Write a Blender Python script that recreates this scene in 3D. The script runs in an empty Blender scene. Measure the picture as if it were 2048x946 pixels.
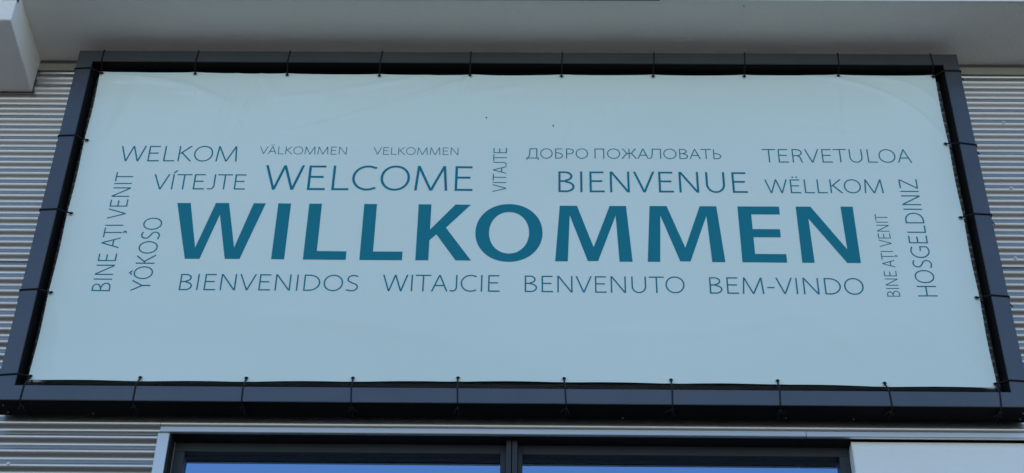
import bpy, bmesh, math, random
from mathutils import Vector, Matrix
from mathutils.geometry import tessellate_polygon
random.seed(7)
sc = bpy.context.scene
ZC = 7.26                       # height of the centre of the banner frame above the ground

# ---------------------------------------------------------------- camera
cam = bpy.data.cameras.new("camera")
cam.sensor_width = 36.0
cam.lens = 36.0 * 3400 / 2048
cam.clip_start = 0.05
cam.clip_end = 5000
co = bpy.data.objects.new("camera", cam)
sc.collection.objects.link(co)
Rv = Vector((0.9998757, 0.00757365, 0.01382844))
Uv = Vector((-0.00589904, -0.63366549, 0.77358467))
Fv = Vector((-0.01462147, 0.77357009, 0.63354205))
m = Matrix.Identity(4)
for i in range(3):
    m[i][0] = Rv[i]; m[i][1] = Uv[i]; m[i][2] = -Fv[i]
m[0][3], m[1][3], m[2][3] = 0.119, -6.6593, 1.6499
co.matrix_world = m
sc.camera = co

# ---------------------------------------------------------------- sky and sun (behind the building)
SUN_EL, SUN_AZ = math.radians(44), math.radians(20)      # azimuth from +Y towards +X
w = bpy.data.worlds.new("World")
sc.world = w
w.use_nodes = True
nt = w.node_tree
nt.nodes.clear()
wo = nt.nodes.new("ShaderNodeOutputWorld")
bg = nt.nodes.new("ShaderNodeBackground")
sky = nt.nodes.new("ShaderNodeTexSky")
sky.sky_type = 'NISHITA'
sky.sun_disc = False
sky.sun_elevation = SUN_EL
sky.sun_rotation = SUN_AZ
sky.air_density = 1.0
sky.dust_density = 0.3
sky.ozone_density = 3.0
bg.inputs[1].default_value = 0.12
nt.links.new(sky.outputs[0], bg.inputs[0])
nt.links.new(bg.outputs[0], wo.inputs[0])
sl = bpy.data.lights.new("sun", 'SUN')
sl.energy = 3.2
sl.angle = math.radians(0.5)
sl.color = (1.0, 0.95, 0.88)
so = bpy.data.objects.new("sun", sl)
sc.collection.objects.link(so)
sd = Vector((math.sin(SUN_AZ) * math.cos(SUN_EL), math.cos(SUN_AZ) * math.cos(SUN_EL), math.sin(SUN_EL)))
so.rotation_euler = sd.to_track_quat('Z', 'Y').to_euler()
sc.view_settings.view_transform = 'Standard'
sc.view_settings.look = 'None'
sc.view_settings.gamma = 1
sc.view_settings.use_curve_mapping = False
sc.view_settings.exposure = 1.06

# ---------------------------------------------------------------- materials
def mat(name, col, rough=0.5, metal=0.0, spec=0.5, noise=None, bump=None, coat=0.0):
    """noise = (scale xyz, amount, colour2); bump = (scale xyz, distance, detail)"""
    M = bpy.data.materials.new(name)
    M.use_nodes = True
    t = M.node_tree
    b = t.nodes["Principled BSDF"]
    b.inputs["Base Color"].default_value = (*col, 1)
    b.inputs["Roughness"].default_value = rough
    b.inputs["Metallic"].default_value = metal
    b.inputs["Specular IOR Level"].default_value = spec
    b.inputs["Coat Weight"].default_value = coat
    tc = t.nodes.new("ShaderNodeTexCoord")
    if noise:
        scl, amt, c2 = noise
        mp = t.nodes.new("ShaderNodeMapping"); mp.inputs["Scale"].default_value = scl
        nz = t.nodes.new("ShaderNodeTexNoise"); nz.inputs["Scale"].default_value = 1; nz.inputs["Detail"].default_value = 6
        nz.inputs["Roughness"].default_value = 0.6
        rp = t.nodes.new("ShaderNodeMapRange")
        rp.inputs[1].default_value = 0.35; rp.inputs[2].default_value = 0.75; rp.inputs[4].default_value = amt
        mx = t.nodes.new("ShaderNodeMix"); mx.data_type = 'RGBA'
        mx.inputs[6].default_value = (*col, 1); mx.inputs[7].default_value = (*c2, 1)
        t.links.new(tc.outputs["Object"], mp.inputs[0]); t.links.new(mp.outputs[0], nz.inputs["Vector"])
        t.links.new(nz.outputs["Fac"], rp.inputs[0]); t.links.new(rp.outputs[0], mx.inputs[0])
        t.links.new(mx.outputs[2], b.inputs["Base Color"])
        r2 = t.nodes.new("ShaderNodeMapRange")
        r2.inputs[3].default_value = rough * 0.88; r2.inputs[4].default_value = min(1, rough * 1.2)
        t.links.new(nz.outputs["Fac"], r2.inputs[0]); t.links.new(r2.outputs[0], b.inputs["Roughness"])
    if bump:
        scl, dist, det = bump
        mp = t.nodes.new("ShaderNodeMapping"); mp.inputs["Scale"].default_value = scl
        nz = t.nodes.new("ShaderNodeTexNoise"); nz.inputs["Scale"].default_value = 1; nz.inputs["Detail"].default_value = det
        bp = t.nodes.new("ShaderNodeBump"); bp.inputs["Strength"].default_value = 1; bp.inputs["Distance"].default_value = dist
        t.links.new(tc.outputs["Object"], mp.inputs[0]); t.links.new(mp.outputs[0], nz.inputs["Vector"])
        t.links.new(nz.outputs["Fac"], bp.inputs["Height"]); t.links.new(bp.outputs[0], b.inputs["Normal"])
    return M

M_vinyl = mat("white_vinyl", (0.73, 0.84, 0.785), 0.12, 0, 0.6, noise=((0.45, 1, 1.1), 1.0, (0.68, 0.80, 0.735)), bump=((2.2, 1, 5.0), 0.0035, 2))
M_bold = mat("teal_print", (0.001, 0.185, 0.245), 0.25, 0, 0.4, noise=((2, 1, 2), 0.4, (0.002, 0.20, 0.255)))
M_thin = mat("blue_teal_print", (0.001, 0.185, 0.25), 0.25, 0, 0.4, noise=((2, 1, 2), 0.4, (0.002, 0.20, 0.26)))
M_frame = mat("anthracite_powder_coat", (0.016, 0.018, 0.020), 0.30, 0.0, 1.0, noise=((2.5, 6, 4), 0.9, (0.030, 0.032, 0.034)), bump=((350, 350, 350), 0.0002, 2))
M_sheet = mat("silver_painted_steel", (0.47, 0.47, 0.46), 0.33, 0.85, 0.5, noise=((0.7, 4, 9), 0.5, (0.44, 0.44, 0.42)), bump=((90, 90, 90), 0.0002, 2))
M_flash = mat("silver_flashing", (0.76, 0.74, 0.70), 0.33, 0.7, 0.5, noise=((3, 9, 9), 0.5, (0.68, 0.67, 0.63)))
M_soffit = mat("white_render", (0.87, 0.84, 0.77), 0.75, 0, 0.3, noise=((1.2, 2.0, 2), 0.6, (0.82, 0.79, 0.71)), bump=((55, 95, 60), 0.005, 4))
M_beam = mat("painted_concrete", (0.84, 0.82, 0.78), 0.72, 0, 0.3, noise=((4, 2, 3), 0.6, (0.78, 0.76, 0.71)), bump=((45, 45, 45), 0.004, 4))
M_panel = mat("white_wall_render", (0.83, 0.88, 0.86), 0.75, 0, 0.3, noise=((2, 2, 3), 0.6, (0.79, 0.83, 0.81)), bump=((120, 120, 120), 0.002, 4))
M_frame.node_tree.nodes["Principled BSDF"].inputs["IOR"].default_value = 1.66
M_shade = mat("painted_shade_black", (0.005, 0.005, 0.006), 0.8, 0, 0.15)  # flat black standing in for deep shade on the frame
M_cord = mat("black_elastic_cord", (0.006, 0.006, 0.010), 0.6, 0, 0.3, bump=((500, 500, 500), 0.0004, 2))
M_eye = mat("nickel_eyelet", (0.55, 0.55, 0.52), 0.35, 0.9)
M_wframe = mat("grey_window_frame", (0.022, 0.026, 0.031), 0.45, 0, 0.5, noise=((8, 8, 8), 0.4, (0.028, 0.033, 0.039)))
M_dark = mat("black_reveal_lining", (0.010, 0.010, 0.011), 0.6, 0, 0.3, noise=((5, 5, 5), 0.4, (0.014, 0.014, 0.015)))
M_seal = mat("grey_seal", (0.22, 0.22, 0.21), 0.6)
M_trim = mat("grey_trim_board", (0.30, 0.30, 0.26), 0.7, 0, 0.3, noise=((2, 2, 5), 0.5, (0.24, 0.24, 0.21)), bump=((60, 60, 60), 0.001, 3))
M_groove = mat("dark_channel", (0.07, 0.075, 0.08), 0.6)
M_core = mat("wall_core", (0.20, 0.20, 0.19), 0.9, noise=((2, 2, 2), 0.5, (0.16, 0.16, 0.15)))
M_cream = mat("cream_capping", (0.62, 0.58, 0.46), 0.6, noise=((6, 6, 6), 0.5, (0.55, 0.51, 0.41)))
M_fascia = mat("dark_drip_edge", (0.03, 0.035, 0.045), 0.5)
M_speck = mat("dirt_speck", (0.03, 0.03, 0.03), 0.9)

# ground: pale paving, lightly stained
M_ground = mat("paving", (0.50, 0.48, 0.44), 0.9, 0, 0.2, noise=((0.3, 0.3, 1), 0.8, (0.42, 0.41, 0.37)), bump=((6, 6, 6), 0.01, 5))

# coated solar glass: part mirror, part dark depth
M_glass = bpy.data.materials.new("coated_window_glass")
M_glass.use_nodes = True
t = M_glass.node_tree
b = t.nodes["Principled BSDF"]
b.inputs["Base Color"].default_value = (0.004, 0.006, 0.010, 1)
b.inputs["Roughness"].default_value = 0.03
g = t.nodes.new("ShaderNodeBsdfGlossy"); g.inputs["Roughness"].default_value = 0.006; g.inputs["Color"].default_value = (0.36, 0.56, 0.82, 1)
mxs = t.nodes.new("ShaderNodeMixShader"); mxs.inputs[0].default_value = 0.8
t.links.new(b.outputs[0], mxs.inputs[1]); t.links.new(g.outputs[0], mxs.inputs[2])
t.links.new(mxs.outputs[0], t.nodes["Material Output"].inputs[0])

# ---------------------------------------------------------------- helpers
def link(name, me, mats, parent=None, loc=None):
    o = bpy.data.objects.new(name, me)
    sc.collection.objects.link(o)
    if me is not None and mats is not None:
        for mm in (mats if isinstance(mats, (list, tuple)) else [mats]):
            if mm.name not in [x.name for x in me.materials if x]:
                me.materials.append(mm)
    if loc is not None:
        o.location = loc
    if parent is not None:
        o.parent = parent
    return o

def empty(name, loc=(0, 0, 0)):
    o = bpy.data.objects.new(name, None)
    sc.collection.objects.link(o)
    o.location = loc
    return o

def tag(o, label=None, cat=None, group=None, kind=None):
    if label: o["label"] = label
    if cat: o["category"] = cat
    if group: o["group"] = group
    if kind: o["kind"] = kind
    return o

def boxes(name, lst, mt, parent=None, bevel=0.0):
    """lst of (x0,x1,y0,y1,z0,z1), z measured from the ground; one mesh"""
    bm = bmesh.new()
    for x0, x1, y0, y1, z0, z1 in lst:
        r = bmesh.ops.create_cube(bm, size=1)
        for v in r["verts"]:
            v.co = Vector(((x0 + x1) / 2 + v.co.x * (x1 - x0), (y0 + y1) / 2 + v.co.y * (y1 - y0), (z0 + z1) / 2 + v.co.z * (z1 - z0)))
    if bevel:
        bmesh.ops.bevel(bm, geom=bm.edges[:], offset=bevel, segments=2, affect='EDGES', profile=0.5)
    me = bpy.data.meshes.new(name)
    bm.to_mesh(me); bm.free()
    return link(name, me, mt, parent)

def tube_bm(bm, pts, r, seg=8):
    """smooth round tube along points"""
    P = [Vector(p) for p in pts]
    # resample with Catmull-Rom
    Q = []
    for i in range(len(P) - 1):
        a = P[max(i - 1, 0)]; b_ = P[i]; c = P[i + 1]; d = P[min(i + 2, len(P) - 1)]
        n = 4
        for k in range(n):
            s = k / n
            cr = 0.5 * ((2 * b_) + (c - a) * s + (2 * a - 5 * b_ + 4 * c - d) * s * s + (3 * b_ - a - 3 * c + d) * s ** 3)
            Q.append(b_.lerp(c, s).lerp(cr, 0.35))
    Q.append(P[-1])
    rings = []
    nrm = None
    for i, p in enumerate(Q):
        tdir = (Q[min(i + 1, len(Q) - 1)] - Q[max(i - 1, 0)]).normalized()
        if nrm is None:
            nrm = tdir.orthogonal().normalized()
        nrm = (nrm - tdir * nrm.dot(tdir)).normalized()
        bn = tdir.cross(nrm)
        rings.append([bm.verts.new(p + (nrm * math.cos(2 * math.pi * k / seg) + bn * math.sin(2 * math.pi * k / seg)) * r) for k in range(seg)])
    for i in range(len(rings) - 1):
        for k in range(seg):
            bm.faces.new((rings[i][k], rings[i][(k + 1) % seg], rings[i + 1][(k + 1) % seg], rings[i + 1][k]))
    bm.faces.new(rings[0][::-1]); bm.faces.new(rings[-1])

def ball_bm(bm, c, r, sq=(1, 1, 1)):
    q = bmesh.ops.create_icosphere(bm, subdivisions=2, radius=r)
    for v in q["verts"]:
        v.co = Vector((v.co.x * sq[0], v.co.y * sq[1], v.co.z * sq[2])) + Vector(c)

def finish(name, bm, mt, parent=None, smooth=True, loc=None):
    me = bpy.data.meshes.new(name)
    bmesh.ops.recalc_face_normals(bm, faces=bm.faces[:])
    bm.to_mesh(me); bm.free()
    if smooth:
        for p in me.polygons: p.use_smooth = True
    return link(name, me, mt, parent, loc)

# ================================================================= SETTING
bm = bmesh.new()
for x in (-1, 1):
    for y in (-1, 1):
        bm.verts.new((x * 1500, y * 1500, 0))
vs = bm.verts[:]
bm.faces.new((vs[0], vs[2], vs[3], vs[1]))
gr = finish("ground", bm, M_ground, smooth=False)
tag(gr, "pale paving in front of the building", kind="structure")
M_asphalt = mat("asphalt", (0.055, 0.055, 0.052), 0.9, 0, 0.2, noise=((0.5, 0.5, 1), 0.7, (0.042, 0.042, 0.040)), bump=((60, 60, 60), 0.004, 4))
bm = bmesh.new()
vs = [bm.verts.new(p) for p in ((-60, -17.0, 0.004), (60, -17.0, 0.004), (60, -0.3, 0.004), (-60, -0.3, 0.004))]  # added out of view: dark ground for the cladding's lower flanks to reflect
bm.faces.new(vs)
rd = finish("added_road", bm, M_asphalt, smooth=False)
tag(rd, "unseen dark asphalt added to darken reflections in the corrugated sheet", kind="structure")
bm = bmesh.new()
kb = bmesh.ops.create_cube(bm, size=1)
for v in bm.verts: v.co = Vector((v.co.x * 120, -17.08 + v.co.y * 0.15, 0.06 + v.co.z * 0.13))
kerb = finish("kerb", bm, M_ground, smooth=False)
tag(kerb, "pale kerb between asphalt and paving", kind="structure")

# ================================================================= BUILDING
bld = empty("building", (0, 0.3, 0))
tag(bld, "building front of corrugated silver sheet with white overhang, beam and dark windows", "building")
BP = []
def bpart(o):
    o.parent = bld
    o.matrix_parent_inverse = Matrix.Translation((0, 0.3, 0)).inverted()
    return o

Z = lambda z: z + ZC
bpart(boxes("wall", [(-14, 14, 0.34, 13, 0, 15.5)], M_core))

# corrugated sheets: a sine wave of 79 mm pitch
PITCH, AMP, YM, ZCREST = 0.079, 0.0105, 0.152, 0.859
def corr(name, x0, x1, z0, z1, dy=0.0):
    bm = bmesh.new()
    n = max(2, int(math.ceil((z1 - z0) / PITCH * 16)))
    nx = max(1, int((x1 - x0) / 1.2))
    rows = []
    for i in range(n + 1):
        z = z0 + (z1 - z0) * i / n
        ph = 2 * math.pi * (z - ZCREST) / PITCH
        y = YM - AMP * math.cos(ph) + dy
        rows.append([bm.verts.new((x0 + (x1 - x0) * k / nx, y + 0.0006 * math.sin(3.1 * k + z * 5), Z(z))) for k in range(nx + 1)])
    for i in range(n):
        for k in range(nx):
            bm.faces.new((rows[i][k], rows[i][k + 1], rows[i + 1][k + 1], rows[i + 1][k]))
    # sheet thickness
    r = bmesh.ops.extrude_face_region(bm, geom=bm.faces[:])
    for v in r["geom"]:
        if isinstance(v, bmesh.types.BMVert): v.co.y += 0.0012
    o = finish(name, bm, M_sheet)
    o.data.set_sharp_from_angle(angle=math.radians(50))
    return bpart(o)
LAP = -0.206
corr("corrugated_sheet", -2.3, 2.02, LAP, 1.148, -0.004)
corr("corrugated_sheet", 2.022, 6.5, LAP, 1.148, -0.004)
corr("corrugated_sheet", -6.5, -2.302, LAP, 1.148, -0.004)
corr("corrugated_sheet", -1.664, 6.5, -1.238, LAP + 0.03)
corr("corrugated_sheet", -6.5, -1.666, -4.2, LAP + 0.03)
# trim under the overhang
bpart(boxes("trim_board", [(-6.5, 6.5, 0.142, 0.16, Z(1.1535), Z(1.207))], M_trim, bevel=0.0015))
bpart(boxes("recessed_channel", [(-6.5, 6.5, 0.1435, 0.20, Z(1.2085), Z(1.2305))], M_groove))
# fixing screws of the cladding
bm = bmesh.new()
q = bmesh.ops.create_cone(bm, cap_ends=True, segments=8, radius1=0.0065, radius2=0.0055, depth=0.007, matrix=Matrix.Rotation(math.pi / 2, 4, 'X'))
q = bmesh.ops.create_cone(bm, cap_ends=True, segments=14, radius1=0.0095, radius2=0.0095, depth=0.0018, matrix=Matrix.Translation((0, 0.0042, 0)) @ Matrix.Rotation(math.pi / 2, 4, 'X'))
scr_me = bpy.data.meshes.new("screw")
bm.to_mesh(scr_me); bm.free(); scr_me.materials.append(M_flash)
def crest(zz):
    return ZCREST + round((zz - ZCREST) / PITCH) * PITCH
for x, z in ((-2.345, -1.403), (2.66, 0.80), (2.62, 0.33), (2.56, -0.13), (-3.0, -1.403)):
    s = bpy.data.objects.new("screw", scr_me); sc.collection.objects.link(s)
    s.location = (x, YM - AMP - (0.009 if z > LAP else 0.005), Z(crest(z)))
    bpart(s)

# roof overhang
def slab():
    bm = bmesh.new()
    nx, ny = 60, 8
    vs = []
    for j in range(ny + 1):
        y = -0.333 + (0.333 + 0.34) * j / ny
        vs.append([bm.verts.new((-7 + 14 * i / nx, y, Z(1.232 + 0.0012 * math.sin(i * 0.9) * math.sin(j * 1.1)))) for i in range(nx + 1)])
    for j in range(ny):
        for i in range(nx):
            bm.faces.new((vs[j][i], vs[j][i + 1], vs[j + 1][i + 1], vs[j + 1][i]))
    top = Z(1.62)
    a, b_, c, d = [bm.verts.new(p) for p in ((-7, -0.333, top), (7, -0.333, top), (7, 0.34, top), (-7, 0.34, top))]
    bm.faces.new([vs[0][i] for i in range(nx, -1, -1)] + [a, b_])
    bm.faces.new([vs[-1][i] for i in range(nx + 1)] + [c, d])
    bm.faces.new([vs[j][0] for j in range(ny, -1, -1)][::-1] + [d, a])
    bm.faces.new([vs[j][nx] for j in range(ny, -1, -1)] + [b_, c])
    bm.faces.new((a, d, c, b_))
    return finish("roof_overhang", bm, M_soffit, smooth=False)
bpart(slab())
bpart(boxes("drip_edge", [(-2.660, 0.776, -0.341, -0.335, Z(1.2275), Z(1.30))], M_fascia))
bpart(boxes("drip_edge", [(0.780, 7, -0.341, -0.335, Z(1.229), Z(1.30))], M_beam))
bm = bmesh.new(); ball_bm(bm, (1.237, -0.296, Z(1.2295)), 0.0035); bpart(finish("speck", bm, M_speck))

# projecting beam under the overhang, left
bm = bmesh.new()
prof = [(-0.383, 1.008), (-0.383, 1.165), (-0.372, 1.26), (0.16, 1.26), (0.16, 0.980)]
L_ = [bm.verts.new((-3.25, y, Z(z))) for y, z in prof]
R_ = [bm.verts.new((-2.70, y, Z(z))) for y, z in prof]
bm.faces.new(L_); bm.faces.new(R_[::-1])
for i in range(5):
    bm.faces.new((L_[i], R_[i], R_[(i + 1) % 5], L_[(i + 1) % 5]))
bmesh.ops.bevel(bm, geom=bm.edges[:], offset=0.008, segments=3, affect='EDGES', profile=0.5)
bpart(finish("beam", bm, M_beam, smooth=False))
bpart(boxes("beam_capping", [(-3.27, -2.700, -0.392, -0.345, Z(1.162), Z(1.30))], M_cream, bevel=0.003))
bpart(boxes("joint_seal", [(-3.25, -2.688, 0.135, 0.145, Z(0.974), Z(0.979)), (-2.6985, -2.693, 0.135, 0.145, Z(0.9792), Z(1.152))], M_groove))

# flashing over the window and the white panel: folded strips with a visible joint
def flashing(x0, x1, dz=0.0, parent=None):
    bm = bmesh.new()
    prof = [(0.165, -1.229), (0.121, -1.232), (0.1175, -1.235), (0.1175, -1.2595), (0.120, -1.2625), (0.135, -1.2625), (0.135, -1.259), (0.1195, -1.259), (0.1205, -1.2355), (0.165, -1.2325)]
    A = [bm.verts.new((x0, y, Z(z + dz))) for y, z in prof]
    B = [bm.verts.new((x1, y, Z(z + dz))) for y, z in prof]
    n = len(prof)
    for i in range(n):
        bm.faces.new((A[i], B[i], B[(i + 1) % n], A[(i + 1) % n]))
    bm.faces.new(A[::-1]); bm.faces.new(B)
    return bpart(finish("flashing", bm, M_flash, smooth=False))
flashing(-1.654, 1.388)
flashing(1.391, 6.5, -0.0005)

# white rendered wall right of the window
bm = bmesh.new()
bmesh.ops.create_cube(bm, size=1)
for v in bm.verts:
    v.co = Vector((1.602 if v.co.x < 0 else 6.5, 0.136 if v.co.y < 0 else 0.335, Z(-4.0) if v.co.z < 0 else Z(-1.312)))
bmesh.ops.bevel(bm, geom=bm.edges[:], offset=0.004, segments=2, affect='EDGES')
bpart(finish("rendered_wall", bm, M_panel, smooth=False))
bpart(boxes("head_strip", [(1.604, 6.5, 0.158, 0.335, Z(-1.3115), Z(-1.2655))], M_panel))
bpart(boxes("reveal_lining", [(-1.61, 1.60, 0.1385, 0.335, Z(-1.258), Z(-1.2405)), (-1.609, -1.600, 0.134, 0.335, Z(-4.0), Z(-1.2585))], M_dark))
bpart(boxes("jamb_flashing", [(-1.662, -1.611, 0.127, 0.1295, Z(-4.0), Z(-1.2635)), (-1.6635, -1.6622, 0.127, 0.160, Z(-4.0), Z(-1.264)), (-1.6105, -1.6095, 0.1275, 0.20, Z(-4.0), Z(-1.264))], M_flash))

# window: frame, two sashes with panes, central mullion
win = empty("window", (0, 0.24, Z(-2.2)))
bpart(win)
def wpart(o):
    o.parent = win
    o.matrix_parent_inverse = (Matrix.Translation((0, 0.24, Z(-2.2)))).inverted()
    return o
ZB = Z(-3.2)
wpart(boxes("sash_frame", [(-1.5995, -0.0475, 0.219, 0.30, Z(-1.306), Z(-1.2585)), (-1.5995, -1.5465, 0.2195, 0.30, ZB, Z(-1.3065)),
                            (-0.0990 + 0.0515, -0.0200, 0.2195, 0.30, ZB, Z(-1.2590))], M_wframe, bevel=0.0015))
wpart(boxes("sash_frame", [(0.0575, 1.6005, 0.219, 0.30, Z(-1.308), Z(-1.2585)), (1.552, 1.6005, 0.2195, 0.30, ZB, Z(-1.3085)),
                            (0.0340, 0.0570, 0.2195, 0.30, ZB, Z(-1.2590))], M_wframe, bevel=0.0015))
wpart(boxes("mullion", [(-0.0195, 0.0045, 0.175, 0.30, ZB, Z(-1.2590))], M_wframe, bevel=0.0015))
wpart(boxes("mullion", [(0.0085, 0.0335, 0.175, 0.30, ZB, Z(-1.2592))], M_wframe, bevel=0.0015))
wpart(boxes("seal", [(-1.5985, -1.5955, 0.212, 0.2185, ZB, Z(-1.2600))], M_seal))
wpart(boxes("pane", [(-1.5467, -0.0473, 0.260, 0.268, ZB, Z(-1.3062))], M_glass))
wpart(boxes("pane", [(0.0572, 1.5522, 0.260, 0.268, ZB, Z(-1.3082))], M_glass))

# ================================================================= SIGN FRAME
fr = empty("sign_frame", (0, 0.065, ZC - 1.168))
tag(fr, "dark grey box section frame fixed to the corrugated wall around the welcome banner", "frame")
def fpart(o):
    o.parent = fr
    o.matrix_parent_inverse = Matrix.Translation((0, 0.065, ZC - 1.168)).inverted()
    return o
FD = 0.132
def bar(poly):
    """mitred bar: poly of four (x,z) corners, extruded from the front to the back"""
    bm = bmesh.new()
    A = [bm.verts.new((x, 0.0, Z(z))) for x, z in poly]
    B = [bm.verts.new((x, FD, Z(z))) for x, z in poly]
    bm.faces.new(A); bm.faces.new(B[::-1])
    for i in range(4):
        bm.faces.new((A[i], A[(i + 1) % 4], B[(i + 1) % 4], B[i]))
    bmesh.ops.recalc_face_normals(bm, faces=bm.faces[:])
    def long(e_):
        d = (e_.verts[0].co - e_.verts[1].co)
        return d.length > 1.5
    bmesh.ops.bevel(bm, geom=[e_ for e_ in bm.edges if long(e_)], offset=0.0022, segments=2, affect='EDGES')
    return fpart(finish("frame_bar", bm, M_frame, smooth=False))
xo, xi, zo, zi, e = 2.436, 2.351, 1.167, 1.083, 0.0001
bar([(-xo, zo), (xo, zo), (xi, zi), (-xi, zi)])
bar([(-xo, -zo), (-xi, -zi), (xi, -zi), (xo, -zo)])
bar([(-xo, zo - e * 3), (-xi, zi - e * 3), (-xi, -zi + e * 3), (-xo, -zo + e * 3)])
bar([(xo, zo - e * 3), (xo, -zo + e * 3), (xi, -zi + e * 3), (xi, zi - e * 3)])
fpart(boxes("inner_shade_sheet", [(-xi + 0.0004, xi - 0.0004, 0.004, FD - 0.003, Z(zi) - 0.0012, Z(zi) - 0.0002)], M_shade))  # thin black sheets: shade painted over the inner faces of the bars
fpart(boxes("inner_shade_sheet", [(-xi + 0.0004, xi - 0.0004, 0.004, FD - 0.003, Z(-zi) + 0.0002, Z(-zi) + 0.0012)], M_shade))
fpart(boxes("inner_shade_sheet", [(-xi + 0.0002, -xi + 0.0012, 0.004, FD - 0.003, Z(-zi) + 0.0014, Z(zi) - 0.0014)], M_shade))
fpart(boxes("inner_shade_sheet", [(xi - 0.0012, xi - 0.0002, 0.004, FD - 0.003, Z(-zi) + 0.0014, Z(zi) - 0.0014)], M_shade))
fpart(boxes("underside_shade_sheet", [(-xo + 0.003, xo - 0.003, 0.003, FD - 0.002, Z(-zo) - 0.0011, Z(-zo) - 0.0001)], M_shade))  # black sheet painting the shade below the bottom bar
bl = []
for x in (-2.0, -1.0, 0.0, 1.0, 2.0):
    for z in (1.125, -1.125):
        bl.append((x - 0.03, x + 0.03, FD - 0.002, 0.1445, Z(z) - 0.03, Z(z) + 0.03))
for x in (-2.3935, 2.3935):
    for z in (-0.6, 0.0, 0.6):
        bl.append((x - 0.03, x + 0.03, FD - 0.002, 0.1445, Z(z) - 0.03, Z(z) + 0.03))
for q_ in bl:
    fpart(boxes("bracket", [q_], M_frame))
for x, y in ((-2.40, 0.045), (-2.39, 0.105), (-1.985, 0.11), (0.53, 0.115), (1.30, 0.105), (1.62, 0.112), (2.405, 0.05), (2.40, 0.10)):
    bm = bmesh.new()
    bmesh.ops.create_cone(bm, cap_ends=True, segments=12, radius1=0.0035, radius2=0.0045, depth=0.003, matrix=Matrix.Translation((x, y, Z(-1.1695))))
    fpart(finish("screw", bm, M_seal, smooth=False))

# ================================================================= BANNER
YB = 0.060
CREASES = [  # (x0,z0,x1,z1,width,height,bow) faint folds in the vinyl
    (-2.25, 1.02, -1.55, 0.80, 0.035, 0.0022, 0.06), (-1.55, 1.03, -1.62, 0.45, 0.03, 0.0014, 0.0),
    (-1.42, 1.03, -1.32, 0.86, 0.03, 0.0014, 0.0), (-1.32, 0.86, -1.05, 0.90, 0.03, 0.0014, 0.0),
    (-1.12, 0.62, -0.22, 1.02, 0.035, 0.0018, -0.03), (-0.98, 0.92, -0.5, 1.03, 0.025, 0.0012, 0.0),
    (-0.27, 1.03, -0.30, 0.90, 0.02, 0.0018, 0.0), (-0.30, 0.89, 0.05, 0.96, 0.03, 0.0014, 0.0),
    (1.66, 1.04, 2.28, 0.62, 0.02, 0.0016, 0.10), (1.98, 1.04, 2.28, 0.88, 0.015, 0.0012, 0.04),
    (1.77, 1.04, 1.72, 0.30, 0.02, 0.0010, 0.0), (-2.1, 1.0, -2.25, 0.4, 0.05, 0.0016, 0.03),
    (-1.42, 1.03, -1.52, 0.52, 0.014, 0.0012, 0.0), (-2.24, 0.99, -2.10, 0.98, 0.012, 0.0012, 0.0),
    (-1.90, 0.915, -1.74, 0.895, 0.010, 0.0013, 0.0), (-1.80, 0.99, -1.78, 0.94, 0.012, 0.0010, 0.0),
    (0.47, 0.83, 0.47, 0.72, 0.008, 0.0007, 0.0), (0.55, 0.83, 0.55, 0.72, 0.008, 0.0006, 0.0), (0.48, 0.83, 0.54, 0.84, 0.008, 0.0006, 0.0),
    (-0.26, 1.03, -1.25, 0.60, 0.02, 0.0010, 0.02), (1.72, 1.04, 1.70, 0.60, 0.012, 0.0006, 0.0), (0.30, 1.03, 0.26, 0.55, 0.03, 0.0008, 0.0),
    (1.5, 0.66, 2.25, 0.45, 0.02, 0.0010, 0.03), (-2.24, -0.60, -2.20, -0.95, 0.03, 0.0009, 0.0), (-1.3, -0.62, -0.3, -0.75, 0.06, 0.0010, 0.03),
    (0.4, -0.70, 1.3, -0.62, 0.05, 0.0009, -0.04), (1.9, -0.62, 2.26, -0.92, 0.03, 0.0010, 0.0), (-0.1, -0.6, 0.1, -0.95, 0.04, 0.0007, 0.0),
    (1.3, -0.55, 1.7, -0.85, 0.06, 0.0014, 0.05), (-0.6, 0.58, -0.1, 0.56, 0.03, 0.0010, -0.05),
]
def creases(x, z):
    s = 0.0
    q = min(1.0, max(0.0, (abs(z + 0.0) - 0.50) / 0.10))
    calm = 0.25 + 0.75 * q
    for x0, z0, x1, z1, wd, h, bow in CREASES:
        dx, dz = x1 - x0, z1 - z0
        L = math.hypot(dx, dz)
        u = ((x - x0) * dx + (z - z0) * dz) / (L * L)
        if u < -0.15 or u > 1.15: continue
        d = (-(x - x0) * dz + (z - z0) * dx) / L - bow * 4 * u * (1 - u)
        fade = max(0.0, min(1.0, (u + 0.15) / 0.3)) * max(0.0, min(1.0, (1.15 - u) / 0.3))
        fade = fade * fade * (3 - 2 * fade)
        s += 5.5 * h * calm * fade * math.exp(-(d / (wd * 0.8)) ** 2)
    return s
TOPG = [(-2.301, 1.047), (-1.782, 1.046), (-1.270, 1.042), (-0.758, 1.037), (-0.256, 1.036), (0.250, 1.040), (0.756, 1.043), (1.259, 1.046), (1.777, 1.049), (2.299, 1.050)]
TOPG = [(a_, b_ - 0.007) for a_, b_ in TOPG]
BOTG = [(-2.303, -0.999), (-1.776, -1.000), (-1.267, -0.999), (-0.757, -0.994), (-0.254, -0.990), (0.253, -0.991), (0.763, -0.993), (1.270, -0.994), (1.778, -1.001), (2.302, -1.002)]
LEFG = [(-2.297, 0.538), (-2.291, 0.026), (-2.299, -0.492)]
RIGG = [(2.292, 0.541), (2.293, 0.027), (2.293, -0.489)]
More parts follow.
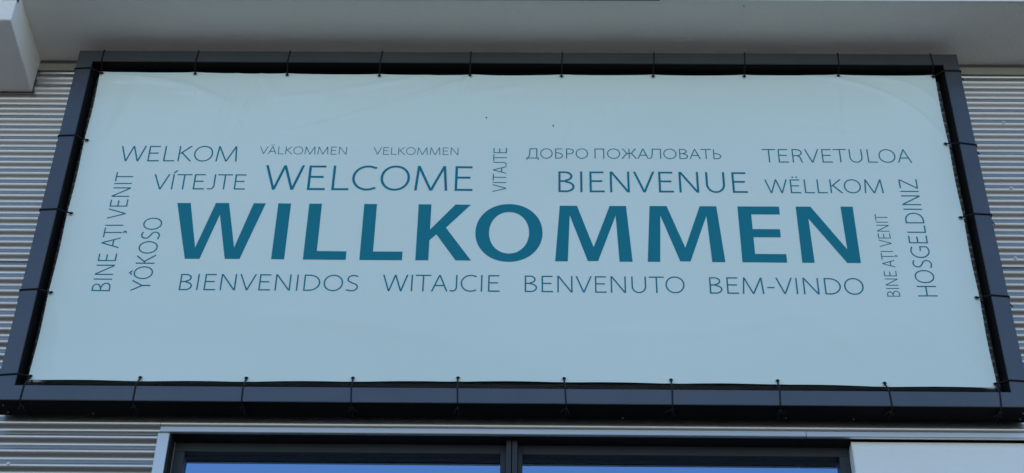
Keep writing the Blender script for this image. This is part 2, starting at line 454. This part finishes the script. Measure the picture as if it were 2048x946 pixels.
def disp(x, z):
    """towards the wall (+y): slow billow, pull marks at the eyelets, folds"""
    y = 0.0022 * math.sin(x * 1.9 + 0.6) * math.cos(z * 1.7 - 0.4) + 0.0010 * math.sin(x * 5.3 + z * 2.1) + 0.0006 * math.sin(x * 2.2 - z * 9.0 + 1.3)
    for gx, gz in TOPG + BOTG:
        a = abs(z - gz)
        if a < 0.35 and abs(x - gx) < 0.25:
            y -= 0.0028 * math.exp(-a / 0.09) * math.exp(-((x - gx) / (0.03 + 0.35 * a)) ** 2)
    for gx, gz in LEFG + RIGG:
        a = abs(x - gx)
        if a < 0.35 and abs(z - gz) < 0.25:
            y -= 0.0028 * math.exp(-a / 0.09) * math.exp(-((z - gz) / (0.03 + 0.35 * a)) ** 2)
    if min(abs(x - 2.31), abs(x + 2.314), abs(z - 1.058), abs(z + 1.016)) < 0.030: y -= 0.0007   # welded hem
    return y - creases(x, z)
def lerp_list(L, x, k):
    for i in range(len(L) - 1):
        if x <= L[i + 1][k] or i == len(L) - 2:
            a, b_ = L[i], L[i + 1]
            u = (x - a[k]) / (b_[k] - a[k])
            return a, b_, max(0.0, min(1.0, u))
def edge_top(x):
    a, b_, u = lerp_list(TOPG, x, 0)
    return a[1] * (1 - u) + b_[1] * u + 0.0185 - 0.004 * math.sin(math.pi * u)
def edge_bot(x):
    a, b_, u = lerp_list(BOTG, x, 0)
    return a[1] * (1 - u) + b_[1] * u - 0.0165 + 0.005 * math.sin(math.pi * u)

ban = empty("banner", (0, YB, ZC - 1.015))
tag(ban, "large white vinyl banner printed with teal WILLKOMMEN, laced inside the dark frame", "banner")
def npart(o, label=None):
    o.parent = ban
    o.matrix_parent_inverse = Matrix.Translation((0, YB, ZC - 1.015)).inverted()
    if label: o["label"] = label
    return o
bm = bmesh.new()
NX, NZ = 400, 180
rows = []
for j in range(NZ + 1):
    v = j / NZ
    row = []
    for i in range(NX + 1):
        u = i / NX
        x = -2.314 + 4.624 * u
        zt, zb = edge_top(x), edge_bot(x)
        z = zb + (zt - zb) * v
        xx = x + (0.004 * math.sin((z + 1.0) / 0.512 * math.pi) ** 2) * (1 - 2 * u) if (u < 0.02 or u > 0.98) else x
        row.append(bm.verts.new((xx, YB + disp(x, z), Z(z))))
    rows.append(row)
for j in range(NZ):
    for i in range(NX):
        bm.faces.new((rows[j][i], rows[j][i + 1], rows[j + 1][i + 1], rows[j + 1][i]))
r = bmesh.ops.extrude_face_region(bm, geom=bm.faces[:])
for v in r["geom"]:
    if isinstance(v, bmesh.types.BMVert): v.co.y += 0.0009
vin = npart(finish("vinyl_sheet", bm, M_vinyl))
vin.data.set_sharp_from_angle(angle=math.radians(40))

# eyelets
bm = bmesh.new()
N = 20
for k in range(N):
    pass
rings = []
for rr, yy in ((0.0052, 0.0012), (0.0056, -0.0016), (0.0085, -0.0026), (0.0112, -0.0016), (0.0120, 0.0004)):
    rings.append([bm.verts.new((rr * math.cos(2 * math.pi * k / N), yy, rr * math.sin(2 * math.pi * k / N))) for k in range(N)])
for a in range(4):
    for k in range(N):
        bm.faces.new((rings[a][k], rings[a][(k + 1) % N], rings[a + 1][(k + 1) % N], rings[a + 1][k]))
eye_me = bpy.data.meshes.new("eyelet"); bm.to_mesh(eye_me); bm.free()
for p in eye_me.polygons: p.use_smooth = True
eye_me.materials.append(M_eye)
for gx, gz in TOPG + BOTG + LEFG + RIGG:
    o = bpy.data.objects.new("eyelet", eye_me); sc.collection.objects.link(o)
    o.location = (gx, YB + disp(gx, gz) - 0.0012, Z(gz))
    npart(o)
for x, z, r_ in ((-0.158, 0.726, 0.0045), (0.203, 0.673, 0.004), (0.206, 0.664, 0.003)):
    bm = bmesh.new(); ball_bm(bm, (0, 0, 0), r_, (1, 0.4, 1))
    o = finish("speck", bm, M_speck, loc=(x, YB + disp(x, z) - 0.001, Z(z)))
    npart(o)

# ---------------------------------------------------------------- print on the banner
def place(me_name, polys, mt, label):
    """polys: list of (list of (x,z) outline, depth index, hole outline or None); cut to a fine grid and laid on the vinyl"""
    bm = bmesh.new()
    for outline, di, hole in polys:
        b2 = bmesh.new()
        if hole is None:
            vs = [b2.verts.new((x, 0, z)) for x, z in outline]
            if len(vs) > 4:
                for tri in tessellate_polygon([[Vector((x, z, 0)) for x, z in outline]]):
                    b2.faces.new([vs[k] for k in tri])
            else:
                b2.faces.new(vs)
        else:
            a = [b2.verts.new((x, 0, z)) for x, z in outline]
            h = [b2.verts.new((x, 0, z)) for x, z in hole]
            n = len(a)
            for k in range(n):
                b2.faces.new((a[k], a[(k + 1) % n], h[(k + 1) % n], h[k]))
        xs = [v.co.x for v in b2.verts]; zs = [v.co.z for v in b2.verts]
        STEP = 0.03
        for ax, lo, hi in ((0, min(xs), max(xs)), (2, min(zs), max(zs))):
            c = math.floor(lo / STEP) * STEP + STEP
            while c < hi - 1e-4:
                p = [0, 0, 0]; p[ax] = c
                nn = [0, 0, 0]; nn[ax] = 1
                bmesh.ops.bisect_plane(b2, geom=b2.verts[:] + b2.edges[:] + b2.faces[:], plane_co=p, plane_no=nn)
                c += STEP
        vm = {}
        for v in b2.verts:
            vm[v] = bm.verts.new((v.co.x, YB + disp(v.co.x, v.co.z) - 0.0011 - 0.00016 * di, Z(v.co.z)))
        for f in b2.faces:
            try: bm.faces.new([vm[v] for v in f.verts])
            except ValueError: pass
        b2.free()
    for f in bm.faces:
        f.normal_update()
        if f.normal.y > 0: f.normal_flip()
    me = bpy.data.meshes.new(me_name); bm.to_mesh(me); bm.free()
    o = link(me_name, me, mt)
    return npart(o, label)

ZT, ZBS = 0.1035, -0.2665
BOLD = [
    ('W', [(-1.752, ZT), (-1.682, ZT), (-1.620, -0.195), (-1.550, ZT), (-1.482, ZT), (-1.421, -0.193), (-1.353, ZT), (-1.290, ZT), (-1.385, ZBS), (-1.460, ZBS), (-1.520, 0.024), (-1.588, ZBS), (-1.663, ZBS)]),
    ('I', [(-1.225, ZT), (-1.159, ZT), (-1.159, ZBS), (-1.225, ZBS)]),
    ('L', [(-1.064, ZT), (-0.998, ZT), (-0.998, -0.211), (-0.847, -0.211), (-0.847, ZBS), (-1.064, ZBS)]),
    ('L', [(-0.778, ZT), (-0.712, ZT), (-0.712, -0.211), (-0.562, -0.211), (-0.562, ZBS), (-0.778, ZBS)]),
    ('K', [(-0.495, ZT), (-0.429, ZT), (-0.429, -0.066), (-0.304, ZT), (-0.224, ZT), (-0.348, -0.052), (-0.213, ZBS), (-0.291, ZBS), (-0.395, -0.097), (-0.429, -0.135), (-0.429, ZBS), (-0.495, ZBS)]),
    ('M', [(0.237, ZT), (0.326, ZT), (0.408, -0.173), (0.495, ZT), (0.580, ZT), (0.603, ZBS), (0.537, ZBS), (0.525, 0.039), (0.429, -0.263), (0.377, -0.263), (0.288, 0.039), (0.276, ZBS), (0.212, ZBS)]),
    ('M', [(0.702, ZT), (0.790, ZT), (0.873, -0.175), (0.961, ZT), (1.047, ZT), (1.070, ZBS), (1.004, ZBS), (0.992, 0.039), (0.895, -0.263), (0.843, -0.263), (0.755, 0.039), (0.742, ZBS), (0.679, ZBS)]),
    ('E', [(1.156, ZT), (1.371, ZT), (1.371, 0.050), (1.2235, 0.050), (1.2235, -0.049), (1.363, -0.049), (1.363, -0.103), (1.2235, -0.103), (1.2235, -0.212), (1.381, -0.212), (1.381, ZBS), (1.156, ZBS)]),
    ('N', [(1.457, ZT), (1.533, ZT), (1.692, -0.179), (1.688, ZT), (1.751, ZT), (1.751, ZBS), (1.683, ZBS), (1.515, 0.023), (1.519, ZBS), (1.457, ZBS)]),
]
polys = [(p, 0, None) for _, p in BOLD]
def sup(cx, cz, rx, rz, ex, n=48):
    o = []
    for k in range(n):
        a = 2 * math.pi * k / n
        c, s = math.cos(a), math.sin(a)
        o.append((cx + rx * math.copysign(abs(c) ** ex, c), cz + rz * math.copysign(abs(s) ** ex, s)))
    return o
polys.append((sup(-0.024, -0.081, 0.172, 0.192, 0.97), 0, sup(-0.0235, -0.081, 0.1025, 0.138, 0.97)))
place("printed_word", polys, M_bold, "bold teal word WILLKOMMEN")

# thin letters drawn as strokes on a cap height of 1
def arc(cx, cy, rx, ry, a0, a1, n=None, ex=1.0):
    n = n or max(4, int(abs(a1 - a0) / 9))
    o = []
    for k in range(n + 1):
        a = math.radians(a0 + (a1 - a0) * k / n)
        c, s = math.cos(a), math.sin(a)
        o.append((cx + rx * math.copysign(abs(c) ** ex, c), cy + ry * math.copysign(abs(s) ** ex, s)))
    return o

def glyph(ch, w):
    """returns (advance, strokes); stroke = ('d',x0,y0,x1,y1) with level ends, ('p',pts) ribbon, ('c',pts) closed ribbon"""
    h = w / 2
    lb = 0.13
    def stem(x): return ('d', x, 0, x, 1)
    if ch == ' ': return 0.31, []
    if ch in 'EË':
        s = [stem(lb + h), ('p', [(lb + w, 1 - h), (lb + .52, 1 - h)]), ('p', [(lb + w, .535), (lb + .47, .535)]), ('p', [(lb + w, h), (lb + .545, h)])]
        if ch == 'Ë':
            for x in (.30, .50): s.append(('o', x, 1.16, .052))
        return 0.745, s
    if ch == 'L': return 0.675, [stem(lb + h), ('p', [(lb + w, h), (lb + .52, h)])]
    if ch == 'I': return 0.34, [stem(lb + .04 )]
    if ch == 'Í': return 0.34, [stem(lb + .04), ('p', [(lb + .03, 1.08), (lb + .18, 1.25)])]
    if ch == 'H': return 0.97, [stem(lb + h), stem(.97 - lb - h), ('p', [(lb + w, .53), (.97 - lb - w, .53)])]
    if ch == 'П': return 0.93, [stem(lb + h), stem(.93 - lb - h), ('p', [(lb + w, 1 - h), (.93 - lb - w, 1 - h)])]
    if ch in 'TŢТ':
        s = [('p', [(.0, 1 - h), (.72, 1 - h)]), ('d', .36, 0, .36, 1 - w)]
        if ch == 'Ţ': s.append(('p', [(.37, -.06), (.36, -.12), (.43, -.135), (.455, -.19), (.41, -.25), (.31, -.26)]))
        return 0.72, s
    if ch == 'V': return 0.80, [('d', .05, 1, .40, 0), ('d', .75, 1, .40, 0)]
    if ch == 'W': return 1.22, [('d', .05, 1, .33, 0), ('d', .61, 1, .33, 0), ('d', .61, 1, .89, 0), ('d', 1.17, 1, .89, 0)]
    if ch in 'AÄА':
        s = [('d', .40, 1, .05, 0), ('d', .40, 1, .75, 0), ('p', [(.185, .355), (.615, .355)])]
        if ch == 'Ä':
            for x in (.30, .50): s.append(('o', x, 1.17, .052))
        return 0.80, s
    if ch == 'M': return 1.19, [('d', .20, 1, .13, 0), ('d', .20, 1, .595, .0), ('d', .99, 1, .595, .0), ('d', .99, 1, 1.06, 0)]
    if ch == 'N': return 0.98, [stem(lb + h), stem(.98 - lb - h), ('d', lb + h + .01, 1, .98 - lb - h - .01, 0)]
    if ch in 'OÔО':
        s = [('c', arc(.51, .5, .45 - h, .51 - h, 0, 354, 59, .97))]
        if ch == 'Ô': s.append(('p', [(.37, 1.09), (.51, 1.22), (.65, 1.09)]))
        return 1.02, s
    if ch == 'C': return 0.87, [('p', [(.80, 1 - h - .05)] + arc(.53, .5, .47 - h, .51 - h, 62, 298, 30) + [(.80, h + .05)])]
    if ch == 'G': return 0.96, [('p', [(.85, 1 - h - .05)] + arc(.55, .5, .49 - h, .51 - h, 62, 290, 30) + [(.845, .09 + h), (.845, .47), (.56, .47)])]
    if ch == 'D': return 0.98, [stem(lb + h), ('p', [(lb + w, 1 - h), (.38, 1 - h)] + arc(.38, .5, .51 - h, .5 - h, 84, -84, 26) + [(.38, h), (lb + w, h)])]
    if ch in 'BВ': return 0.80, [stem(lb + h), ('p', [(lb + w, 1 - h), (.38, 1 - h)] + arc(.38, .765, .27 - h, .235 - h, 80, -80, 14) + [(.38, .53), (lb + w, .53)]),
                                 ('p', [(.39, .53 - .012)] + arc(.39, .265 - h * 0.1, .33 - h, .265 - h * 0.9, 80, -80, 16) + [(.38, h), (lb + w, h)])]
    if ch in 'PР': return 0.77, [stem(lb + h), ('p', [(lb + w, 1 - h), (.37, 1 - h)] + arc(.37, .72, .33 - h, .28 - h, 80, -80, 16) + [(.37, .44 + h), (lb + w, .44 + h)])]
    if ch == 'R': return 0.79, [stem(lb + h), ('p', [(lb + w, 1 - h), (.37, 1 - h)] + arc(.37, .74, .30 - h, .26 - h, 80, -80, 16) + [(.37, .48 + h), (lb + w, .48 + h)]),
                                ('p', [(.42, .49), (.53, .42), (.575, .28), (.61, .10), (.655, .0)])]
    if ch == 'K': return 0.80, [stem(lb + h), ('d', .70, 1, .215, .50), ('d', .29, .56, .745, 0)]
    if ch == 'U': return 0.96, [('p', [(lb + h, 1), (lb + h, .42)] + arc(.48, .40, .35 - h, .41 - h, 180, 360, 22) + [(.83 - h, .42), (.83 - h, 1)])]
    if ch == 'J': return 0.52, [('p', [(.39, 1), (.39, .30)] + arc(.20, .26, .19, .235, 0, -80, 9) + [(.08, .05)])]
    if ch == 'S': return 0.72, [('p', [(.62, .93)] + arc(.405, .755, .245, .255 - h, 50, 180, 12) + arc(.42, .72, .26, .19, 190, 240, 4) + [(.37, .50)] + arc(.33, .27, .275, .22, 55, 0, 5) + arc(.34, .25, .265, .26 - h, -10, -125, 10) + [(.09, .07)])]
    if ch == 'Y': return 0.78, [('d', .04, 1, .39, .44), ('d', .74, 1, .39, .44), ('d', .39, 0, .39, .45)]
    if ch == 'Z': return 0.80, [('p', [(.08, 1 - h), (.72, 1 - h)]), ('p', [(.05, h), (.75, h)]), ('d', .69, 1 - w, .09, w)]
    if ch == '-': return 0.46, [('p', [(.06, .39), (.40, .39)])]
    if ch == 'Д': return 0.98, [('p', [(.02, h), (.93, h)]), ('p', [(.025 + h, -.17), (.025 + h, 0)]), ('p', [(.93 - h, -.17), (.93 - h, 0)]),
                                ('p', [(.13, w), (.22, .20), (.27, .50), (.285, 1 - h), (.78, 1 - h)]), ('d', .78, w, .78, 1)]
    if ch == 'Л': return 0.93, [('p', [(.02, h), (.11, h + .02), (.19, .20), (.23, .50), (.245, 1 - h), (.78, 1 - h)]), ('d', .80, 0, .80, 1)]
    if ch == 'Б': return 0.80, [stem(lb + h), ('p', [(lb + w, 1 - h), (.64, 1 - h)]), ('p', [(lb + w, .57), (.36, .57)] + arc(.37, .285, .32 - h, .285 - h, 80, -80, 16) + [(.36, h), (lb + w, h)])]
    if ch == 'Ь': return 0.76, [stem(lb + h), ('p', [(lb + w, .57), (.34, .57)] + arc(.35, .285, .32 - h, .285 - h, 80, -80, 16) + [(.34, h), (lb + w, h)])]
    if ch == 'Ж': return 1.10, [('d', .55, 0, .55, 1), ('p', [(.08, 1 - h * .5), (.17, .93), (.36, .56), (.52, .52)]), ('p', [(1.02, 1 - h * .5), (.93, .93), (.74, .56), (.58, .52)]),
                                ('d', .38, .50, .06, 0), ('d', .72, .50, 1.04, 0)]
    raise KeyError(ch)

def ribbon(pts, w, closed=False):
    """quads of constant width w with mitred joints; returns list of polygons or (outer, inner)"""
    P = [Vector(p) for p in pts]
    n = len(P)
    A, B = [], []
    for i in range(n):
        if closed: a, c = P[i - 1], P[(i + 1) % n]
        else: a, c = P[max(i - 1, 0)], P[min(i + 1, n - 1)]
        d1 = (P[i] - a); d2 = (c - P[i])
        if d1.length < 1e-9: d1 = d2
        if d2.length < 1e-9: d2 = d1
        d1.normalize(); d2.normalize()
        n1 = Vector((-d1.y, d1.x)); n2 = Vector((-d2.y, d2.x))
        mm = (n1 + n2)
        if mm.length < 1e-6: mm = n1
        mm.normalize()
        k = 1.0 / max(0.45, mm.dot(n1))
        A.append(P[i] + mm * (w / 2 * k)); B.append(P[i] - mm * (w / 2 * k))
    return A, B

def word(text, vertical, x0, x1, z0, z1, weight, label, i):
    H = abs(x1 - x0) if vertical else (z1 - z0)
    Lw = (z1 - z0) if vertical else (x1 - x0)
    # natural layout
    cur, items = 0.0, []
    for ch in text:
        adv, st = glyph(ch, weight)
        items.append((cur, st)); cur += adv
    # ink extents
    lo, hi = 1e9, -1e9
    for off, st in items:
        for s in st:
            xs = [s[1], s[3]] if s[0] == 'd' else ([s[1]] if s[0] == 'o' else [p[0] for p in s[1]])
            lo = min(lo, off + min(xs) - weight * .4); hi = max(hi, off + max(xs) + weight * .4)
    sx = Lw / ((hi - lo) * H)
    def tr(x, y):
        u = (x - lo) * sx * H; v = y * H
        return (x0 - v, z0 + u) if vertical else (x0 + u, z0 + v)
    if vertical:
        def tr(x, y):
            return (x0 + (x1 - x0) * y, z0 + (x - lo) * sx * H)
    polys = []
    for off, st in items:
        for k, s in enumerate(st):
            if s[0] == 'd':
                _, ax, ay, bx, by = s
                ang = math.hypot((bx - ax) * sx, by - ay) / abs(by - ay)
                hw = weight / 2 * ang / sx
                q4 = [(ax - hw, ay), (ax + hw, ay), (bx + hw, by), (bx - hw, by)]
                polys.append(([tr(off + x, y) for x, y in q4], k, None))
            elif s[0] == 'o':
                polys.append(([tr(off + s[1] + s[3] * math.cos(a * math.pi / 5) / sx, s[2] + s[3] * math.sin(a * math.pi / 5)) for a in range(10)], k, None))
            else:
                pts = [((off + x) * sx, y) for x, y in s[1]]
                A, B = ribbon(pts, weight, s[0] == 'c')
                A = [tr(p.x / sx, p.y) for p in A]; B = [tr(p.x / sx, p.y) for p in B]
                if s[0] == 'c':
                    polys.append((A, k, B))
                else:
                    for j in range(len(A) - 1):
                        polys.append(([A[j], A[j + 1], B[j + 1], B[j]], k, None))
    place("printed_word", polys, M_thin, label)

WORDS = [
    ('WELKOM', 0, -2.1044, -1.4781, 0.3940, 0.5031, 0.068, "thin upper left word WELKOM"),
    ('VÄLKOMMEN', 0, -1.3621, -0.8977, 0.4494, 0.5044, .068, "small thin word VÄLKOMMEN"),
    ('VELKOMMEN', 0, -0.7536, -0.3021, 0.4497, 0.5021, .068, "small thin word VELKOMMEN"),
    ('VÍTEJTE', 0, -1.8992, -1.4080, 0.1976, 0.3032, 0.070, "thin word VÍTEJTE"),
    ('WELCOME', 0, -1.3151, -0.2137, 0.1976, 0.3696, .078, "large thin word WELCOME"),
    ('ДОБРО', 0, 0.0584, 0.3880, 0.4313, 0.5025, .072, "thin Cyrillic word ДОБРО"),
    ('ПОЖАЛОВАТЬ', 0, 0.4235, 1.0945, 0.4313, 0.5025, .072, "thin Cyrillic word ПОЖАЛОВАТЬ"),
    ('TERVETULOA', 0, 1.3102, 2.0995, 0.4103, 0.5048, 0.068, "thin word TERVETULOA"),
    ('BIENVENUE', 0, 0.2313, 1.2225, 0.1969, 0.3399, .080, "large thin word BIENVENUE"),
    ('WËLLKOM', 0, 1.3103, 1.9233, 0.1960, 0.2911, 0.072, "thin word WËLLKOM"),
    ('BIENVENIDOS', 0, -1.6668, -0.7717, -0.4657, -0.3636, .070, "thin word BIENVENIDOS"),
    ('WITAJCIE', 0, -0.6512, -0.0617, -0.4645, -0.3600, .070, "thin word WITAJCIE"),
    ('BENVENUTO', 0, 0.0604, 0.8562, -0.4640, -0.3605, .070, "thin word BENVENUTO"),
    ('BEM-VINDO', 0, 0.9815, 1.7466, -0.4665, -0.3635, .070, "thin word BEM-VINDO"),
    ('VITAJTE', 1, -0.0435, -0.1145, 0.1936, 0.5068, .072, "small upright word VITAJTE"),
    ('BINE AŢI VENIT', 1, -2.0110, -2.1031, -0.4737, 0.3211, 0.072, "thin upright words BINE AŢI VENIT at the left edge"),
    ('YÔKOSO', 1, -1.8122, -1.9078, -0.4710, 0.0028, 0.072, "thin upright word YÔKOSO"),
    ('BINE AŢI VENIT', 1, 1.9210, 1.8580, -0.4776, 0.0552, .072, "small upright words BINE AŢI VENIT near the right edge"),
    ('HOSGELDINIZ', 1, 2.1055, 2.0100, -0.4762, 0.2965, 0.072, "thin upright word HOSGELDINIZ"),
]
for i, a in enumerate(WORDS):
    word(*a, i)

# ================================================================= CORD TIES
CR = 0.0037
def cord(gx, gz, ox, oz, side, label):
    """side: t,b,l,r. (gx,gz) eyelet, (ox,oz) where the cord leaves the front edge of the frame"""
    y0 = YB + disp(gx, gz) - 0.004
    bm = bmesh.new()
    f = -0.0032
    rr = random.Random(int(gx * 997 + 5000) + ord(side))
    if side in 'tb':
        s = 1 if side == 't' else -1
        zin, zout = s * xz_i, s * xz_o
        u = (abs(zin) - abs(gz)) / (abs(zout) - abs(gz))
        ix = gx + (ox - gx) * max(0.25, u)
        pts = [(gx, y0 + 0.006, gz), (gx, y0 - 0.003, gz + s * 0.004), (ix, f + 0.003, zin - s * 0.002), (ix, f, zin + s * 0.003), (ox, f, zout - s * 0.003), (ox, f + 0.004, zout + s * 0.003),
               (ox, 0.035, zout + s * 0.0035)]
        back = [(gx, y0 + 0.004, gz), (gx + 0.006, y0 + 0.02, gz + s * 0.02), (ix + 0.012, 0.085, zin - s * 0.003)]
        kn = (ox, 0.036, zout + s * 0.006)
        if side == 'b':
            a1, a2 = rr.uniform(0.012, 0.035), rr.uniform(0.010, 0.03)
            tails = [[kn, (ox - a1 * .5, 0.045 + rr.uniform(-.015, .02), zout - 0.012), (ox - a1, 0.058 + rr.uniform(-.025, .03), zout - 0.005 - rr.uniform(0, .012))],
                     [kn, (ox + a2 * .5, 0.050 + rr.uniform(-.015, .02), zout - 0.014), (ox + a2, 0.060 + rr.uniform(-.03, .03), zout - 0.006 - rr.uniform(0, .012))],
                     [kn, (ox + 0.003, 0.08, zout + 0.0), (ox, 0.125, zout - 0.0015)]]
        else:
            tails = [[kn, (ox, 0.10, zout + 0.004)]]
        kr = 0.0075
    else:
        s = 1 if side == 'r' else -1
        xin, xout = s * xx_i, s * xx_o
        u = (abs(xin) - abs(gx)) / (abs(xout) - abs(gx))
        iz = gz + (oz - gz) * max(0.45, u)
        iz = gz + (oz - gz) * 0.75
        pts = [(gx, y0 + 0.006, gz), (gx + s * 0.004, y0 - 0.003, gz), (xin - s * 0.002, f + 0.003, iz), (xin + s * 0.003, f, iz), (xout - s * 0.003, f, oz), (xout + s * 0.003, f + 0.004, oz),
               (xout + s * 0.0035, 0.035, oz - 0.004)]
        back = [(gx, y0 + 0.004, gz), (gx + s * 0.018, y0 + 0.015, gz - 0.006), (xin - s * 0.003, 0.095, gz - 0.015)]
        kn = (xout + s * 0.006, 0.04, oz - 0.006)
        tails = [[kn, (xout + s * 0.009, 0.030, oz - 0.022), (xout + s * (0.017 if s > 0 else 0.008), 0.026, oz - 0.036 - rr.uniform(0, .012))],
                 [kn, (xout + s * 0.004, 0.11, oz - 0.002)]]
        kr = 0.0065
    Q = lambda L: [(x, y, Z(z)) for x, y, z in L]
    tube_bm(bm, Q(pts), CR)
    if side in 'lr' or abs(gx) > 2.2: tube_bm(bm, Q(back), CR * 0.9)
    for tl in tails: tube_bm(bm, Q(tl), CR * 0.95, 6)
    root = empty("cord_tie", (gx, y0, Z(gz)))
    tag(root, label, "cord", "black elastic cords lacing the banner to the frame")
    inv = Matrix.Translation((gx, y0, Z(gz))).inverted()
    o = finish("cord", bm, M_cord); o.parent = root; o.matrix_parent_inverse = inv
    bm = bmesh.new(); ball_bm(bm, (gx, y0 - 0.003, Z(gz)), 0.0086, (1, 0.7, 0.9))
    o = finish("ball", bm, M_cord); o.parent = root; o.matrix_parent_inverse = inv
    bm = bmesh.new(); ball_bm(bm, (kn[0], kn[1], Z(kn[2])), kr, (1.5, 1.0, 1.0) if side in 'tb' else (1, 1, 1.4))
    o = finish("knot", bm, M_cord); o.parent = root; o.matrix_parent_inverse = inv
xz_i, xz_o, xx_i, xx_o = 1.083, 1.167, 2.351, 2.436
top_out = [-2.299, -1.770, -1.260, -0.745, -0.253, 0.255, 0.763, 1.264, 1.779, 2.290]
bot_out = [-2.309, -1.776, -1.264, -0.749, -0.249, 0.260, 0.759, 1.263, 1.783, 2.292]
top_lab = ["black cord over the top bar at the banner's upper left corner",
           "black cord over the top bar above the word WELKOM",
           "black cord over the top bar above the small word VÄLKOMMEN",
           "black cord over the top bar just left of the word VELKOMMEN",
           "black cord over the top bar between VELKOMMEN and the upright VITAJTE",
           "black cord over the top bar above the first Cyrillic letters, right of VITAJTE",
           "black cord over the top bar above the long second Cyrillic word",
           "black cord over the top bar between the Cyrillic words and TERVETULOA",
           "black cord over the top bar above the middle of TERVETULOA",
           "black cord over the top bar at the banner's upper right corner"]
bot_lab = ["black cord slanting down over the bottom bar at the lower left corner",
           "black knotted cord over the bottom bar just left of the word BIENVENIDOS",
           "black knotted cord over the bottom bar below the middle of BIENVENIDOS",
           "black knotted cord over the bottom bar between BIENVENIDOS and WITAJCIE",
           "black knotted upright cord over the bottom bar below the word WITAJCIE",
           "black knotted cord over the bottom bar below the start of BENVENUTO",
           "black knotted cord over the bottom bar below the end of BENVENUTO",
           "black knotted cord over the bottom bar below the hyphen of BEM-VINDO",
           "black knotted cord over the bottom bar just right of BEM-VINDO",
           "black knotted cord over the bottom bar at the lower right corner"]
for (gx, gz), ox, lb_ in zip(TOPG, top_out, top_lab): cord(gx, gz, ox, 0, 't', lb_)
for (gx, gz), ox, lb_ in zip(BOTG, bot_out, bot_lab): cord(gx, gz, ox, 0, 'b', lb_)
left = [(TOPG[0], 1.025, "black cord across the left bar at the banner's upper left corner"),
        (LEFG[0], 0.520, "black cord across the left bar level with the word WELKOM"),
        (LEFG[1], 0.003, "black cord across the left bar level with the bold WILLKOMMEN"),
        (LEFG[2], -0.517, "black cord across the left bar level with the foot of BINE AŢI VENIT"),
        (BOTG[0], -1.027, "black cord across the left bar at the banner's lower left corner")]
right = [(TOPG[-1], 1.036, "black cord across the right bar at the banner's upper right corner"),
         (RIGG[0], 0.488, "black cord across the right bar level with the word TERVETULOA"),
         (RIGG[1], 0.006, "black cord across the right bar level with the bold WILLKOMMEN"),
         (RIGG[2], -0.519, "black cord across the right bar level with the foot of HOSGELDINIZ"),
         (BOTG[-1], -1.022, "black cord across the right bar at the banner's lower right corner")]
for (gx, gz), oz, lb_ in left: cord(gx, gz, 0, oz, 'l', lb_)
for (gx, gz), oz, lb_ in right: cord(gx, gz, 0, oz, 'r', lb_)
